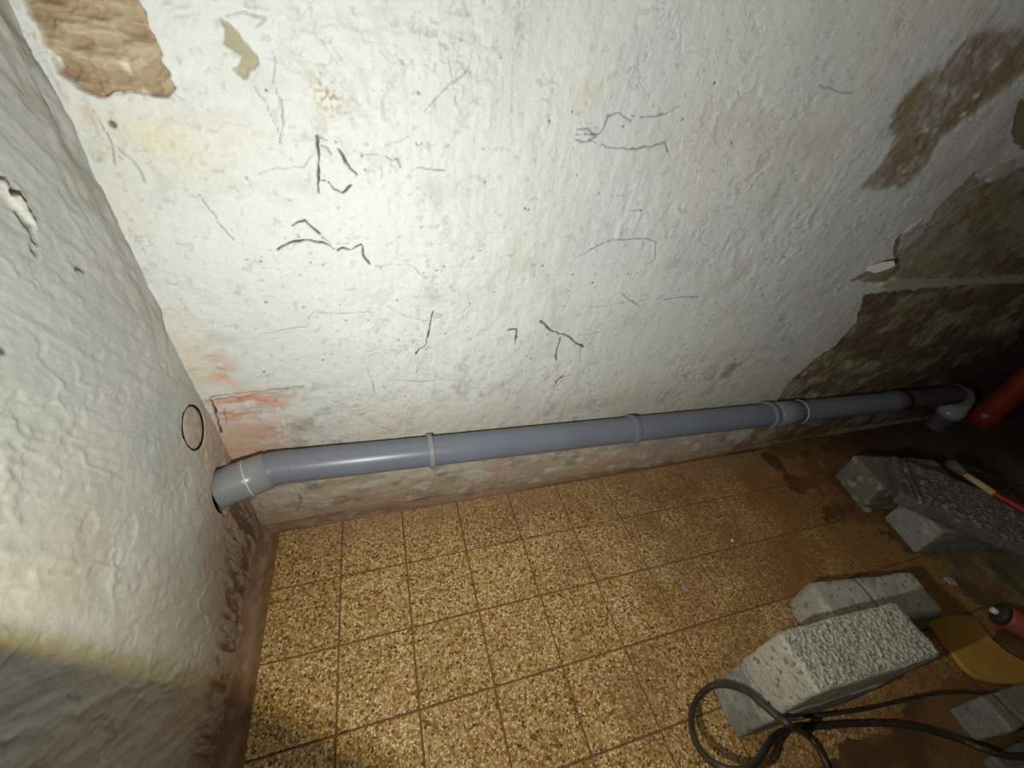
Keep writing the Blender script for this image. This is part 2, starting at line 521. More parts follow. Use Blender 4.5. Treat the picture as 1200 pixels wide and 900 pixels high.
    col = lerp(col, (0.62, 0.40, 0.29), np.clip(soft(285, 530, 0.13, 0.13) * 0.6, 0, 1))
    col = lerp(col, (0.66, 0.54, 0.36), soft(225, 425, 0.05, 0.1) * 0.4)
    # ledge of plaster ending above the stained recess
    rec = poly_sd(ux, zx, bw([(236, 472), (262, 466), (300, 461), (356, 454), (350, 470), (335, 500), (320, 545), (300, 610), (255, 560)]))
    h = h + 0.006 * sst(-0.004, 0.010, rec)
    # crusty strip down the corner
    crust = poly_sd(ux, zx, bw([(20, -10), (40, 30), (75, 95), (112, 108), (120, 150), (135, 190), (110, 190), (90, 150), (60, 90), (10, 0)]))
    cm = sst(-0.004, 0.012, crust)
    h = h + cm * (fbm2(u * 30, z * 18, 3, 141) - 0.55) * 0.02
    col = lerp(col, (0.60, 0.535, 0.43), cm * sst(0.35, 0.6, n_fin) * 0.8)

    # ---- peeled areas: recessed, each with its own surface
    def peel(poly, depth, wu, wz, edge=0.004):
        sd = poly_sd(wu, wz, bw(poly))
        m = sst(-edge * 0.4, edge * 0.6, sd)
        return sd, m
    stone = 0.8 * fbm2(u * 14 + 2 * n_mid, z * 26, 5, 151, 0.68) + 0.4 * np.abs(fbm2(u * 20, z * 40, 4, 155, 0.6) - 0.5) + 0.06
    sd, m = peel([(10, -70), (30, 5), (48, 45), (68, 88), (95, 106), (118, 112), (150, 104), (172, 110), (198, 115), (209, 103),
                  (196, 78), (183, 55), (168, 24), (158, 0), (140, -60)], 0.01, ux, zx)
    h = h + m * (0.010 + (stone - 0.5) * 0.05)
    c = np.tile(np.array([0.36, 0.275, 0.175]), (len(u), 1))
    c = lerp(c, (0.29, 0.195, 0.12), sst(0.50, 0.68, stone))
    c = lerp(c, (0.53, 0.44, 0.31), sst(0.50, 0.30, stone) * 0.8)
    c = lerp(c, (0.70, 0.66, 0.58), sst(0.70, 0.78, fbm2(u * 20, z * 20, 3, 161)))
    col = lerpv(col, c, m)
    for poly in ([(255, 19), (262, 24), (270, 27), (284, 44), (292, 62), (303, 79), (294, 87), (284, 98), (276, 84), (281, 71), (270, 58), (260, 49), (262, 36)],):
        sd, m = peel(poly, 0.003, ux, zx, 0.003)
        h = h + m * 0.0035
        col = lerp(col, (0.375, 0.345, 0.235), m)
    sp = soft(384, 111, 0.026, 0.026) * sst(0.42, 0.60, fbm2(u * 200, z * 200, 2, 171))
    col = lerp(col, (0.45, 0.36, 0.20), np.clip(sp * 1.1, 0, 0.9))
    # top right: paint worn to reddish brown
    sd, m = peel([(1012, 217), (1030, 190), (1038, 174), (1040, 150), (1050, 126), (1075, 98), (1104, 72), (1120, 50), (1140, 36), (1165, 33),
                  (1200, 27), (1290, 10), (1290, 60), (1200, 80), (1170, 110), (1146, 133), (1122, 148), (1104, 163), (1088, 190), (1070, 214), (1050, 223), (1030, 219)], 0.003, ux2, zx2, 0.03)
    wear = sst(0.30, 0.52, fbm2(u * 24, z * 24, 5, 181) + 0.25 * m - 0.1)
    mm = m * wear
    h = h + mm * (0.002 + (n_fin - 0.5) * 0.004)
    c = np.tile(np.array([0.27, 0.215, 0.175]), (len(u), 1))
    c = lerp(c, (0.40, 0.35, 0.30), sst(0.45, 0.62, fbm2(u * 55, z * 55, 3, 191)))
    c = lerp(c, (0.24, 0.19, 0.10), sst(0.55, 0.70, fbm2(u * 8, z * 8, 3, 201)))
    col = lerpv(col, c, mm * 0.92)
    # the broad olive-brown loss on the right, above and below the white strip
    olive = np.tile(np.array([0.265, 0.225, 0.135]), (len(u), 1))
    olive = lerp(olive, (0.33, 0.29, 0.19), sst(0.45, 0.65, fbm2(u * 10, z * 14, 4, 211)))
    olive = lerp(olive, (0.36, 0.33, 0.285), sst(0.56, 0.66, fbm2(u * 8, z * 10, 5, 215, 0.6)) * 0.75)
    olive = lerp(olive, (0.20, 0.155, 0.09), sst(0.54, 0.66, fbm2(u * 12, z * 13, 5, 217, 0.6)) * 0.7)
    dirt = fbm2(u * 7 + 2 * n_mid, z * 12, 4, 221)
    sd, m = peel([(997, 329), (1020, 318), (1048, 307), (1050, 290), (1056, 276), (1076, 268), (1094, 258), (1100, 243), (1120, 226), (1140, 204),
                  (1160, 214), (1180, 205), (1200, 196), (1330, 150), (1330, 320), (1200, 323), (1100, 329), (1040, 333)], 0.004, ux, zx)
    h = h + m * (0.0045 + (n_fin - 0.5) * 0.003)
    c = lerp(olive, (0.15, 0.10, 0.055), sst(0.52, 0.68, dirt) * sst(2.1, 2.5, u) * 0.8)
    col = lerpv(col, c, m)
    sd, m = peel([(1186, 170), (1192, 120), (1200, 118), (1330, 80), (1330, 150), (1200, 172)], 0.003, ux, zx)
    h = h + m * 0.003; col = lerp(col, (0.25, 0.20, 0.135), m)
    sd, m = peel([(918, 458), (928, 445), (956, 421), (980, 405), (1002, 380), (1010, 362), (1012, 347), (1050, 341), (1100, 337), (1200, 331), (1330, 324),
                  (1330, 620), (1000, 560), (870, 560), (850, 530), (890, 500)], 0.005, ux, zx)
    h = h + m * (0.006 + (fbm2(u * 22, z * 26, 4, 231) - 0.5) * 0.014)
    c = lerp(olive, (0.34, 0.28, 0.185), sst(0.55, 0.72, fbm2(u * 14 + 2 * n_mid, z * 22, 4, 241)) * 0.9)
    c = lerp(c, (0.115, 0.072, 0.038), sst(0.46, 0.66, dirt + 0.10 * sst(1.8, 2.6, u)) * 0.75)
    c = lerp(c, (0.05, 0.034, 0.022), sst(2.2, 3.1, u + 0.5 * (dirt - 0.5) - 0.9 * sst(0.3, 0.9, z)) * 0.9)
    c = lerp(c, (0.50, 0.47, 0.41), sst(0.72, 0.80, fbm2(u * 17, z * 23, 3, 245)) * sst(2.2, 1.7, u))
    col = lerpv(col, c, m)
    # pale plaster strip between the two losses
    sd, m = peel([(1030, 334), (1048, 326), (1100, 325), (1150, 325), (1200, 321), (1330, 314), (1330, 325), (1200, 331), (1130, 334), (1070, 338), (1040, 341)], 0, ux * 0.4 + u * 0.6, zx * 0.4 + z * 0.6)
    h = h * (1 - m) + m * (-0.006)
    col = lerp(col, (0.42, 0.385, 0.30), m * 0.9)
    # ragged flakes of paint left inside the loss
    for poly in ([(1055, 296), (1072, 285), (1085, 276), (1092, 262), (1080, 258), (1062, 270)], [(1150, 205), (1172, 190), (1190, 182), (1186, 196), (1165, 214)]):
        sd, m = peel(poly, 0, ux, zx)
        col = lerp(col, (0.44, 0.42, 0.36), m); h = h - m * 0.003

    # ---- cracks
    def crack(px, w, dark, seed=0):
        pts = bw(px)
        jx = u + 0.0035 * (fbm2(u * 60, z * 60, 2, 300 + seed) - 0.5) * 2
        jz = z + 0.0035 * (fbm2(u * 60, z * 60, 2, 340 + seed) - 0.5) * 2
        P = np.array(pts)
        sel = (u > P[:, 0].min() - 0.03) & (u < P[:, 0].max() + 0.03) & (z > P[:, 1].min() - 0.03) & (z < P[:, 1].max() + 0.03)
        d = line_d(jx[sel], jz[sel], pts)
        ww = w * (0.35 + 1.3 * vnoise2(u[sel] * 45, z[sel] * 45, 370 + seed))
        m = sst(1.0, 0.25, d / (ww + 1e-6))
        h[sel] += m * 0.004 * dark
        # lips of lifted paint beside the crack
        h[sel] -= 0.0006 * dark * sst(0.007, 0.002, d) * (1 - m)
        k = (m * dark)[:, None]
        col[sel] = col[sel] * (1 - k) + np.array([0.035, 0.03, 0.028]) * k
    D, Mi, Fa = 0.95, 0.7, 0.42
    cracks = [
        ([(371, 160), (373, 182), (373, 205), (374, 226)], .0036, D), ([(371, 160), (384, 164)], .003, Mi), ([(374, 211), (385, 214), (394, 223), (402, 226), (410, 218)], .0034, D),
        ([(398, 175), (404, 186), (411, 197), (419, 205)], .003, D), ([(375, 170), (382, 172), (387, 180)], .003, Mi),
        ([(326, 292), (340, 284), (358, 281), (378, 284), (393, 291), (410, 292), (424, 287), (425, 297), (432, 310)], .0036, D),
        ([(344, 264), (350, 260), (358, 258), (365, 265), (374, 273)], .0038, D), ([(378, 278), (387, 283)], .004, Mi),
        ([(507, 366), (504, 380), (499, 404), (487, 414)], .0042, D), ([(596, 387), (606, 385), (604, 402)], .0048, D),
        ([(634, 376), (644, 385), (655, 391), (665, 393), (676, 402), (684, 406)], .005, D), ([(657, 395), (653, 408), (651, 421)], .0042, D),
        ([(649, 455), (652, 446), (658, 441)], .005, D), ([(658, 441), (675, 438), (690, 428), (700, 424)], .003, Mi), ([(662, 350), (660, 362), (656, 366)], .004, Mi),
        ([(665, 393), (690, 391), (705, 388)], .0025, Fa), ([(680, 407), (679, 430), (674, 462)], .0025, Fa),
        ([(676, 158), (690, 158), (702, 158), (708, 148), (712, 135), (725, 133), (740, 140)], .004, Mi), ([(675, 165), (705, 168), (712, 173), (748, 174), (770, 170), (780, 167), (784, 178)], .004, Mi),
        ([(740, 135), (766, 136), (782, 131), (798, 122)], .004, Mi), ([(792, 167), (812, 164)], .003, Fa), ([(677, 152), (688, 150), (700, 160), (690, 164)], .0055, Mi),
        ([(680, 300), (700, 288), (720, 281), (757, 279), (768, 284), (767, 305), (755, 310)], .003, Mi), ([(718, 231), (735, 228), (748, 220), (757, 214)], .003, Fa),
        ([(768, 357), (780, 350), (800, 347), (818, 349)], .004, Mi), ([(728, 342), (736, 350), (750, 359)], .004, Mi), ([(736, 247), (752, 246)], .003, Mi), ([(759, 248), (760, 256)], .004, Mi),
        ([(317, 58), (323, 72), (320, 95), (330, 120), (333, 140), (327, 167)], .0034, Fa + .15), ([(298, 100), (312, 120), (326, 152)], .003, Fa + .1),
        ([(232, 228), (248, 248), (262, 268), (273, 279)], .0028, Mi), ([(488, 197), (505, 198), (521, 201)], .0028, Mi),
        ([(303, 204), (325, 198), (355, 196), (363, 185), (371, 178)], .003, Fa), ([(440, 312), (478, 310), (500, 326)], .0026, Fa), ([(305, 392), (338, 384), (362, 382)], .0026, Fa + .1),
        ([(361, 374), (367, 366), (410, 367), (438, 366)], .0026, Fa), ([(455, 360), (475, 371), (500, 377)], .0024, Fa), ([(413, 175), (428, 180), (447, 182), (448, 210)], .0026, Fa),
        ([(452, 184), (460, 190), (466, 186), (470, 196)], .003, Mi), ([(487, 165), (490, 172), (495, 168)], .003, Mi), ([(455, 445), (490, 447), (520, 444)], .004, Fa), ([(690, 360), (740, 352), (760, 350)], .003, Fa),
        ([(455, 170), (480, 160)], .0024, Fa), ([(525, 65), (530, 95), (497, 130)], .003, Fa), ([(552, 60), (550, 82), (530, 100), (535, 120)], .003, Fa), ([(265, 20), (285, 14), (310, 22), (300, 30)], .003, Fa),
        ([(245, 466), (262, 464), (300, 459), (355, 453)], .004, Mi), ([(246, 470), (252, 485), (256, 500), (258, 508)], .006, D), ([(262, 480), (266, 500)], .0035, Mi),
        ([(140, 175), (160, 195), (172, 215)], .0035, Fa + .1), ([(108, 130), (128, 165), (135, 192)], .004, Mi), ([(880, 220), (890, 200), (905, 170)], .003, Fa), ([(845, 300), (852, 285), (858, 275)], .004, Fa),
        ([(650, 575), (655, 560)], .004, Mi), ([(430, 430), (436, 445), (440, 460)], .003, Fa), ([(960, 100), (985, 108), (1000, 109)], .004, Fa + .1), ([(1055, 5), (1065, 25), (1050, 45)], .004, Fa),
        ([(348, 600), (352, 590), (351, 580)], .005, Mi),
    ]
    for i, (p, w, dk) in enumerate(cracks):
        crack(p, w * (0.80 if dk > 0.9 else 0.62), dk if dk > 0.9 else dk * 0.8, i % 7)
    rng = np.random.RandomState(4)
    # specks and pin holes
    for i in range(150):
        px, py = rng.uniform(280, 930), rng.uniform(60, 480)
        if rng.rand() < 0.6: py = rng.uniform(300, 470)
        c = bw([(px, py)])[0]; r = rng.uniform(0.0016, 0.0038)
        sel = (np.abs(u - c[0]) < 0.012) & (np.abs(z - c[1]) < 0.012)
        d = np.hypot((u[sel] - c[0]) * rng.uniform(0.7, 1.3), z[sel] - c[1])
        k = (sst(r * 1.3, r * 0.5, d) * rng.uniform(0.3, 0.85))[:, None]
        col[sel] = col[sel] * (1 - k) + np.array([0.09, 0.075, 0.06]) * k
        h[sel] += 0.002 * k[:, 0]
    # named holes: brown plug top left, two dots
    for px, py, r in ((131, 146, 0.006), (397, 293, 0.003), (939, 293, 0.003), (969, 264, 0.003), (644, 142, 0.003), (837, 97, 0.003)):
        c = bw([(px, py)])[0]
        d = np.hypot(u - c[0], z - c[1]); k = sst(r * 1.3, r * 0.6, d)
        col = lerp(col, (0.13, 0.075, 0.045), k * 0.9); h = h + 0.003 * k
    # flaking relief texture in the middle
    fl = soft(432, 100, 0.06, 0.07) + soft(735, 250, 0.12, 0.1) * 0.6 + soft(870, 310, 0.2, 0.12) * 0.5 + soft(950, 250, 0.15, 0.12) * .7
    h = h + np.clip(fl, 0, 1) * (np.abs(fbm2(u * 28, z * 18, 3, 401) - 0.5)) * 0.014
    # lower edge of the plaster bulges over the floor
    h = h - 0.010 * sst(0.13, 0.05, z) * sst(0.2, 0.8, u)
    h = h * sst(-0.40, -0.20, u)
    col = np.clip(col, 0.01, 1)
    V = np.stack([u, WY + h, z], 1)
    nu, nv = U.shape
    V, Q, ring = slab_from_grid(V, nu, nv, 1, 0.25, False)
    col = np.concatenate([col, col[ring], col[:4]])
    w = mesh_np('wall_back', V, Q, M_WALL, color=col)
    return tag(w, 'peeling limewashed back wall, brown where the plaster has fallen away', None, kind='structure')

build_back_wall()

# ---------------------------------------------------------------- left wall
HOLE = np.array([-0.066, 0.343])        # y, z where the pipe goes through
RING = np.array([-0.0575, 0.5615])

def build_left_wall():
    ys = stretch([(-1.9, -0.85, 0.02), (-0.85, -0.0, 0.003), (0.0, 0.20, 0.004)])
    zs = stretch([(-0.03, 1.42, 0.003), (1.42, 2.1, 0.02)])
    U, Z = np.meshgrid(ys, zs, indexing='ij')
    u = U.ravel(); z = Z.ravel()
    n_big = fbm2(u * 3, z * 3, 3, 501)
    n_mid = fbm2(u * 10, z * 7, 4, 511)
    drag = fbm2(u * 40 + z * 26, z * 7 - u * 6, 5, 521, 0.6)
    n_fin = fbm2(u * 60, z * 60, 3, 531)
    near = np.hypot(u - RING[0], z - RING[1])
    hole = np.hypot(u - HOLE[0], z - HOLE[1])
    flat = sst(0.05, 0.12, near) * sst(0.05, 0.13, hole)
    h = ((n_big - 0.5) * 0.012 + (n_mid - 0.5) * 0.005) * flat + (drag - 0.5) * 0.006 * (0.3 + 0.7 * flat) + (n_fin - 0.5) * 0.0022
    # ridges of trowelled plaster
    rid = np.abs(fbm2(u * 11 + z * 6, z * 5 - u * 3, 4, 541) - 0.5)
    h = h + 0.0022 * sst(0.05, 0.0, rid) * flat * sst(0.42, 0.6, fbm2(u * 6, z * 6, 2, 545))
    col = np.tile(np.array([0.60, 0.605, 0.585]), (len(u), 1))
    col = lerp(col, (0.47, 0.51, 0.50), sst(0.45, 0.7, fbm2(u * 3.3, z * 3.3, 3, 551)) * 0.8)
    col = lerp(col, (0.55, 0.515, 0.455), sst(0.45, 0.7, fbm2(u * 4.3, z * 4.3, 4, 561)) * 0.7)
    col = lerp(col, (0.50, 0.57, 0.57), np.exp(-((u + 0.36) / 0.2) ** 2 - ((z - 0.93) / 0.16) ** 2) * 0.7)
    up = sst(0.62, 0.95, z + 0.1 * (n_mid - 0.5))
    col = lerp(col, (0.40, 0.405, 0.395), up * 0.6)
    # brown damp near the floor and the corner
    lowm = sst(0.50, 0.10, z + 0.30 * np.clip(-u - 0.12, 0, 1) + 0.16 * (drag - 0.5) + 0.1 * (n_mid - .5))
    col = lerp(col, (0.50, 0.43, 0.37), sst(0.62, 0.25, z + 0.2 * (n_mid - 0.5)) * (0.25 + 0.5 * sst(-0.45, -0.15, u)))
    col = lerp(col, (0.35, 0.245, 0.18), lowm * 0.9)
    pin = 0.7 * sst(0.50, 0.66, fbm2(u * 8 + z * 3, z * 6, 4, 575)) * sst(0.65, 0.35, z)
    col = lerp(col, (0.52, 0.41, 0.35), pin * 0.5)
    crk = sst(0.46, 0.64, fbm2(u * 60 + z * 8, z * 14, 5, 571, 0.6)) * sst(0.20, 0.09, z - 0.13 * sst(-0.30, -0.06, u) + 0.05 * (n_mid - 0.5)) * sst(-0.75, -0.35, u)
    col = lerp(col, (0.16, 0.095, 0.075), np.clip(crk, 0, 1) * 0.9)
    h = h - 0.008 * crk + (fbm2(u * 34, z * 5, 3, 581) - 0.5) * 0.007 * sst(0.20, 0.09, z - 0.12 * sst(-0.30, -0.06, u)) * sst(-0.8, -0.3, u) * sst(0.07, 0.12, hole)
    pk = np.exp(-((u + 0.02) / 0.1) ** 2 - ((z - 0.42) / 0.16) ** 2)
    col = lerp(col, (0.60, 0.44, 0.35), pk * 0.45)
    # crust down the corner, higher up
    cr = sst(-0.075, -0.03, u + 0.03 * (n_mid - 0.5)) * sst(0.72, 0.85, z)
    h = h + cr * (fbm2(u * 34, z * 12, 3, 591) - 0.5) * 0.016
    col = lerp(col, (0.36, 0.345, 0.31), cr * sst(0.45, 0.6, fbm2(u * 40, z * 10, 3, 595)) * 0.8)
    # broken plaster edge, far left
    for poly in ([(-40, 205), (4, 212), (10, 228), (18, 226), (26, 238), (40, 262), (43, 272), (34, 268), (24, 250), (16, 244), (6, 232), (-40, 222)],):
        sd = poly_sd(u + 0.01 * (n_fin - .5), z + 0.01 * (n_mid - .5), lw(poly))
        m = sst(-0.001, 0.003, sd)
        h = h + m * 0.006
        col = lerp(col, (0.72, 0.71, 0.67), m * 0.9)
    for pl in ([(-20, 195), (3, 210), (8, 226), (20, 222), (30, 236), (40, 258)], [(20, 250), (28, 262), (38, 272), (42, 285)], [(14, 215), (18, 222)], [(36, 290), (42, 298)], [(88, 316), (93, 314), (97, 318)]):
        d = line_d(u, z, lw(pl)); m = sst(0.005, 0.0015, d)
        col = lerp(col, (0.10, 0.09, 0.08), m * 0.85); h = h - m * 0.004
    d = np.hypot(u - lw([(1, 412)])[0][0], z - lw([(1, 412)])[0][1])
    col = lerp(col, (0.12, 0.10, 0.09), sst(0.008, 0.003, d)); 
    # paint flakes
    fl = sst(0.62, 0.66, fbm2(u * 24, z * 24, 4, 601)) * sst(0.25, 0.5, z)
    h = h - 0.0015 * fl
    # pipe hole and the groove round the filled hole
    ang = np.arctan2(z - HOLE[1], u - HOLE[0])
    hole = np.hypot(u - HOLE[0] + 0.0095, z - HOLE[1] - 0.008)
    hr = 0.0615 + 0.0015 * np.sin(ang * 2 + 0.6) + 0.004 * (n_fin - 0.5) + 0.012 * np.exp(-((ang - 0.65) / 0.13) ** 2) + 0.010 * np.exp(-((ang + 2.45) / 0.15) ** 2)
    hm = sst(hr + 0.001, hr - 0.003, hole)
    h = h * (1 - hm) - 0.07 * hm
    col = lerp(col, (0.03, 0.022, 0.018), sst(hr + 0.002, hr - 0.002, hole))
    pl = sst(0.0560, 0.0530, near)
    h = h * (1 - pl) - 0.008 * pl
    col = lerp(col, (0.04, 0.025, 0.02), pl)
    V = np.stack([LX + h, u, z], 1)
    nu, nv = U.shape
    V, Q, ring = slab_from_grid(V, nu, nv, 0, -0.45, True)
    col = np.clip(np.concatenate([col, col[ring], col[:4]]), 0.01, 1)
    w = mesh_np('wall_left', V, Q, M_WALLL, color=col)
    return tag(w, 'pale uneven plastered side wall, browner towards the floor', None, kind='structure')

build_left_wall()

# ---------------------------------------------------------------- right wall, ceiling (close the cellar)
def relief_plane(name, origin, du, dv, lu, lv, nu, nv, nrm, amp, mat, c1, c2, seed, thick):
    a = np.linspace(0, lu, nu); b = np.linspace(0, lv, nv)
    U, Vv = np.meshgrid(a, b, indexing='ij'); u = U.ravel(); v = Vv.ravel()
    hh = (fbm2(u * 5, v * 5, 4, seed) - 0.5) * amp
    P = np.array(origin)[None] + u[:, None] * np.array(du) + v[:, None] * np.array(dv) + hh[:, None] * np.array(nrm)
    col = lerp(np.tile(np.array(c1), (len(u), 1)), c2, sst(0.4, 0.65, fbm2(u * 4, v * 4, 4, seed + 9)))
    Q = grid_quads(nu, nv)
    return mesh_np(name, P, Q, mat, color=col)

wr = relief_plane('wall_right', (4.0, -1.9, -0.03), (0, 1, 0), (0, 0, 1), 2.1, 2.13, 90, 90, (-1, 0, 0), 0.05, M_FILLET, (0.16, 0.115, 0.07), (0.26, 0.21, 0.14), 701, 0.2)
tag(wr, 'dark brown end wall beyond the orange pipe', kind='structure')
sm = wr.modifiers.new('thickness', 'SOLIDIFY'); sm.thickness = 0.2; sm.offset = 1.0
V = [(-0.6, -1.9, 2.1), (4.2, -1.9, 2.1), (4.2, 0.25, 2.1), (-0.6, 0.25, 2.1), (-0.6, -1.9, 2.25), (4.2, -1.9, 2.25), (4.2, 0.25, 2.25), (-0.6, 0.25, 2.25)]
BOXF = [(0, 3, 2, 1), (4, 5, 6, 7), (0, 1, 5, 4), (1, 2, 6, 5), (2, 3, 7, 6), (3, 0, 4, 7)]
tag(mesh_py('ceiling', V, BOXF, M_CEIL), 'plain pale cellar ceiling', kind='structure')

# ---------------------------------------------------------------- floor and its tiles
V = [(-0.3, -1.9, -0.1), (4.1, -1.9, -0.1), (4.1, 0.10, -0.1), (-0.3, 0.10, -0.1), (-0.3, -1.9, -0.0045), (4.1, -1.9, -0.0045), (4.1, 0.10, -0.0045), (-0.3, 0.10, -0.0045)]
floor = tag(mesh_py('floor', V, BOXF, M_GROUT), 'ochre terrazzo tiled floor with dark brown joints', kind='structure')

def tile_mesh():
    s = 0.0977; c = 0.0011; t = 0.012
    V = [(-s, -s, -t), (s, -s, -t), (s, s, -t), (-s, s, -t),
         (-s, -s, -c), (s, -s, -c), (s, s, -c), (-s, s, -c),
         (-s + c, -s + c, 0), (s - c, -s + c, 0), (s - c, s - c, 0), (-s + c, s - c, 0)]
    F = [(0, 3, 2, 1), (8, 9, 10, 11)]
    for k in range(4):
        k2 = (k + 1) % 4
        F += [(k, k2, 4 + k2, 4 + k), (4 + k, 4 + k2, 8 + k2, 8 + k)]
    me = bpy.data.meshes.new('floor_tile'); me.from_pydata(V, [], F); me.update(); me.materials.append(M_TILE)
    return me
TM = tile_mesh()
rng = random.Random(7)
for c in range(-1, 20):
    for r in range(0, 9):
        o = bpy.data.objects.new('floor_tile', TM)
        o.location = (0.2 * c + 0.1, -0.2 * r - 0.1, rng.uniform(-0.0008, 0.0008))
        o.rotation_euler = (rng.uniform(-0.003, 0.003), rng.uniform(-0.003, 0.003), rng.uniform(-0.003, 0.003))
        COL.objects.link(o); o.parent = floor

# brown mortar fillets between floor and walls
def fillet(name, along, label):
    n = 420; k = 9
    a = np.linspace(-0.26, 3.98, n) if along == 'x' else np.linspace(-1.88, 0.03, n)
    t = np.linspace(0, 1, k)
    A, Tt = np.meshgrid(a, t, indexing='ij'); A = A.ravel(); Tt = Tt.ravel()
    wob = (fbm2(A * 6, Tt * 0, 3, 801 if along == 'x' else 811) - 0.5)
    width = (0.028 - 0.016 * sst(0.3, 1.3, A) if along == 'x' else 0.036) + 0.022 * wob
    rise = (0.020 if along == 'x' else 0.030) + 0.020 * wob
    off = width * (1 - Tt) ** 1.3
    zz = 0.0035 - 0.010 * (Tt == 0) + rise * Tt ** 1.6 + 0.003 * (fbm2(A * 40, Tt * 4, 3, 821) - 0.5)
    if along == 'x': P = np.stack([A, WY + 0.012 - 0.012 * (Tt < 1) - off, zz], 1)
    else: P = np.stack([LX - 0.012 + 0.012 * (Tt < 1) + off, A, zz], 1)
    col = np.tile(np.array([0.34, 0.22, 0.145]), (len(A), 1))
    col = lerp(col, (0.26, 0.145, 0.09), sst(0.4, 0.65, fbm2(A * 12, Tt * 2, 4, 831)))
    col = lerp(col, (0.40, 0.29, 0.20), sst(0.6, 0.75, fbm2(A * 30, Tt * 3, 3, 841)) * 0.7)
    o = mesh_np(name, P, grid_quads(n, k, along != 'x'), M_FILLET, color=col)
    return tag(o, label, kind='structure')
fillet('trim_1', 'x', 'brown mortar fillet along the foot of the back wall')
fillet('trim_2', 'y', 'brown mortar fillet along the foot of the left wall')

# mud and cement dust over the right part of the floor
def dust():
    xs = np.linspace(1.0, 3.98, 330); ys = np.linspace(-1.88, 0.02, 210)
    U, W = np.meshgrid(xs, ys, indexing='ij'); u = U.ravel(); w = W.ravel()
    n1 = fbm2(u * 3, w * 3, 4, 901); n2 = fbm2(u * 14, w * 14, 4, 911); n3 = fbm2(u * 60, w * 60, 3, 921)
    m = sst(1.55, 2.5, u + 0.9 * (n1 - 0.5) + 0.3 * (n2 - 0.5) + 0.35 * sst(-0.35, 0.0, w) + 0.95 * sst(-0.84, -1.0, w))
    z = -0.006 + 0.0085 * m + (n2 - 0.5) * 0.005 * m + (n3 - 0.5) * 0.006 * m * (1.3 - m)
    col = np.tile(np.array([0.235, 0.125, 0.05]), (len(u), 1))
    col = lerp(col, (0.15, 0.078, 0.032), sst(0.45, 0.65, n2))
    grey = sst(2.02, 2.35, u + 0.25 * (n1 - 0.5) - 0.5 * sst(-0.55, -0.35, w)) 
    g = lerp(np.tile(np.array([0.30, 0.255, 0.165]), (len(u), 1)), (0.20, 0.165, 0.10), sst(0.45, 0.65, n2))
    g = lerp(g, (0.42, 0.38, 0.28), sst(0.62, 0.75, fbm2(u * 9, w * 9, 4, 931)) * 0.7)
    col = lerpv(col, g, grey * 0.9)
    corner_dark = sst(2.15, 2.7, u + 0.3 * (n1 - 0.5)) * sst(-0.62, -0.25, w + 0.2 * (n2 - 0.5))  # mud colour gets darker towards the far back corner
    col = lerp(col, (0.055, 0.034, 0.018), corner_dark * 0.85)
    o = mesh_np('floor_dirt', np.stack([u, w, z], 1), grid_quads(330, 210), M_DUST, color=col)
    tag(o, 'brown mud and grey cement dust lying over the floor tiles', 'dirt', kind='stuff')
dust()

# ---------------------------------------------------------------- grey drain pipe
def pz(x): return 0.3495 - 0.0398 * x
PY = -0.033
RP = 0.047
def pp(x): return (x, PY, pz(x))
pipe = tag(empty('drain_pipe', (0.0, PY, pz(0.0))), 'long grey plastic drain pipe running along the foot of the back wall', 'pipe')
def part(o, parent): return keep(o, parent)
part(tube('pipe_section', [pp(-0.085), pp(0.4), pp(0.9), pp(1.4), pp(1.86)], RP, M_PVC, seg=40), pipe)
part(tube('pipe_section', [pp(1.70), pp(2.1), pp(2.53)], RP - 0.0005, M_PVC, seg=40), pipe)
part(tube('pipe_section', [pp(2.50), pp(2.75), pp(2.96)], RP, M_PVCD, seg=40), pipe)
cp = part(tube('coupling', [pp(1.72), pp(1.722), pp(1.853), pp(1.856)], [RP, RP + 0.0035, RP + 0.0035, RP], M_PVC, seg=40), pipe)
part(tube('seal_ring', [pp(1.853), pp(1.8535), pp(1.8585), pp(1.859)], [RP, RP + 0.0045, RP + 0.0045, RP], M_SEAL, seg=40), pipe)
part(tube('socket', [pp(2.44), pp(2.442), pp(2.528), pp(2.531)], [RP, RP + 0.0035, RP + 0.0035, RP], M_PVCD, seg=40), pipe)
part(tube('seal_ring', [pp(2.940), pp(2.9405), pp(2.946), pp(2.9465)], [RP, RP + 0.005, RP + 0.005, RP], M_PVCD, seg=40), pipe)
# end bend turning down into the floor
E0 = np.array(pp(2.945)); bend = []
for k in range(13):
    a = math.radians(88 * k / 12)
    bend.append((E0[0] + 0.075 * math.sin(a), PY - 0.012 * (k / 12), E0[2] - 0.075 * (1 - math.cos(a)) - 0.003))
bend.append((bend[-1][0] + 0.001, bend[-1][1], bend[-1][2] - 0.03))
part(tube('elbow', bend, RP + 0.0035, M_PVC2, seg=40), pipe)
lo = bend[-1]
part(tube('socket', [(lo[0], lo[1], lo[2] + 0.012), (lo[0], lo[1], lo[2] + 0.011), (lo[0], lo[1], lo[2] - 0.035), (lo[0], lo[1], lo[2] - 0.037)], [RP, RP + 0.009, RP + 0.009, RP], M_PVC2, seg=40), pipe)
part(tube('pipe_section', [(lo[0], lo[1], lo[2] - 0.02), (lo[0], lo[1], -0.02)], RP, M_PVCD, seg=40), pipe)
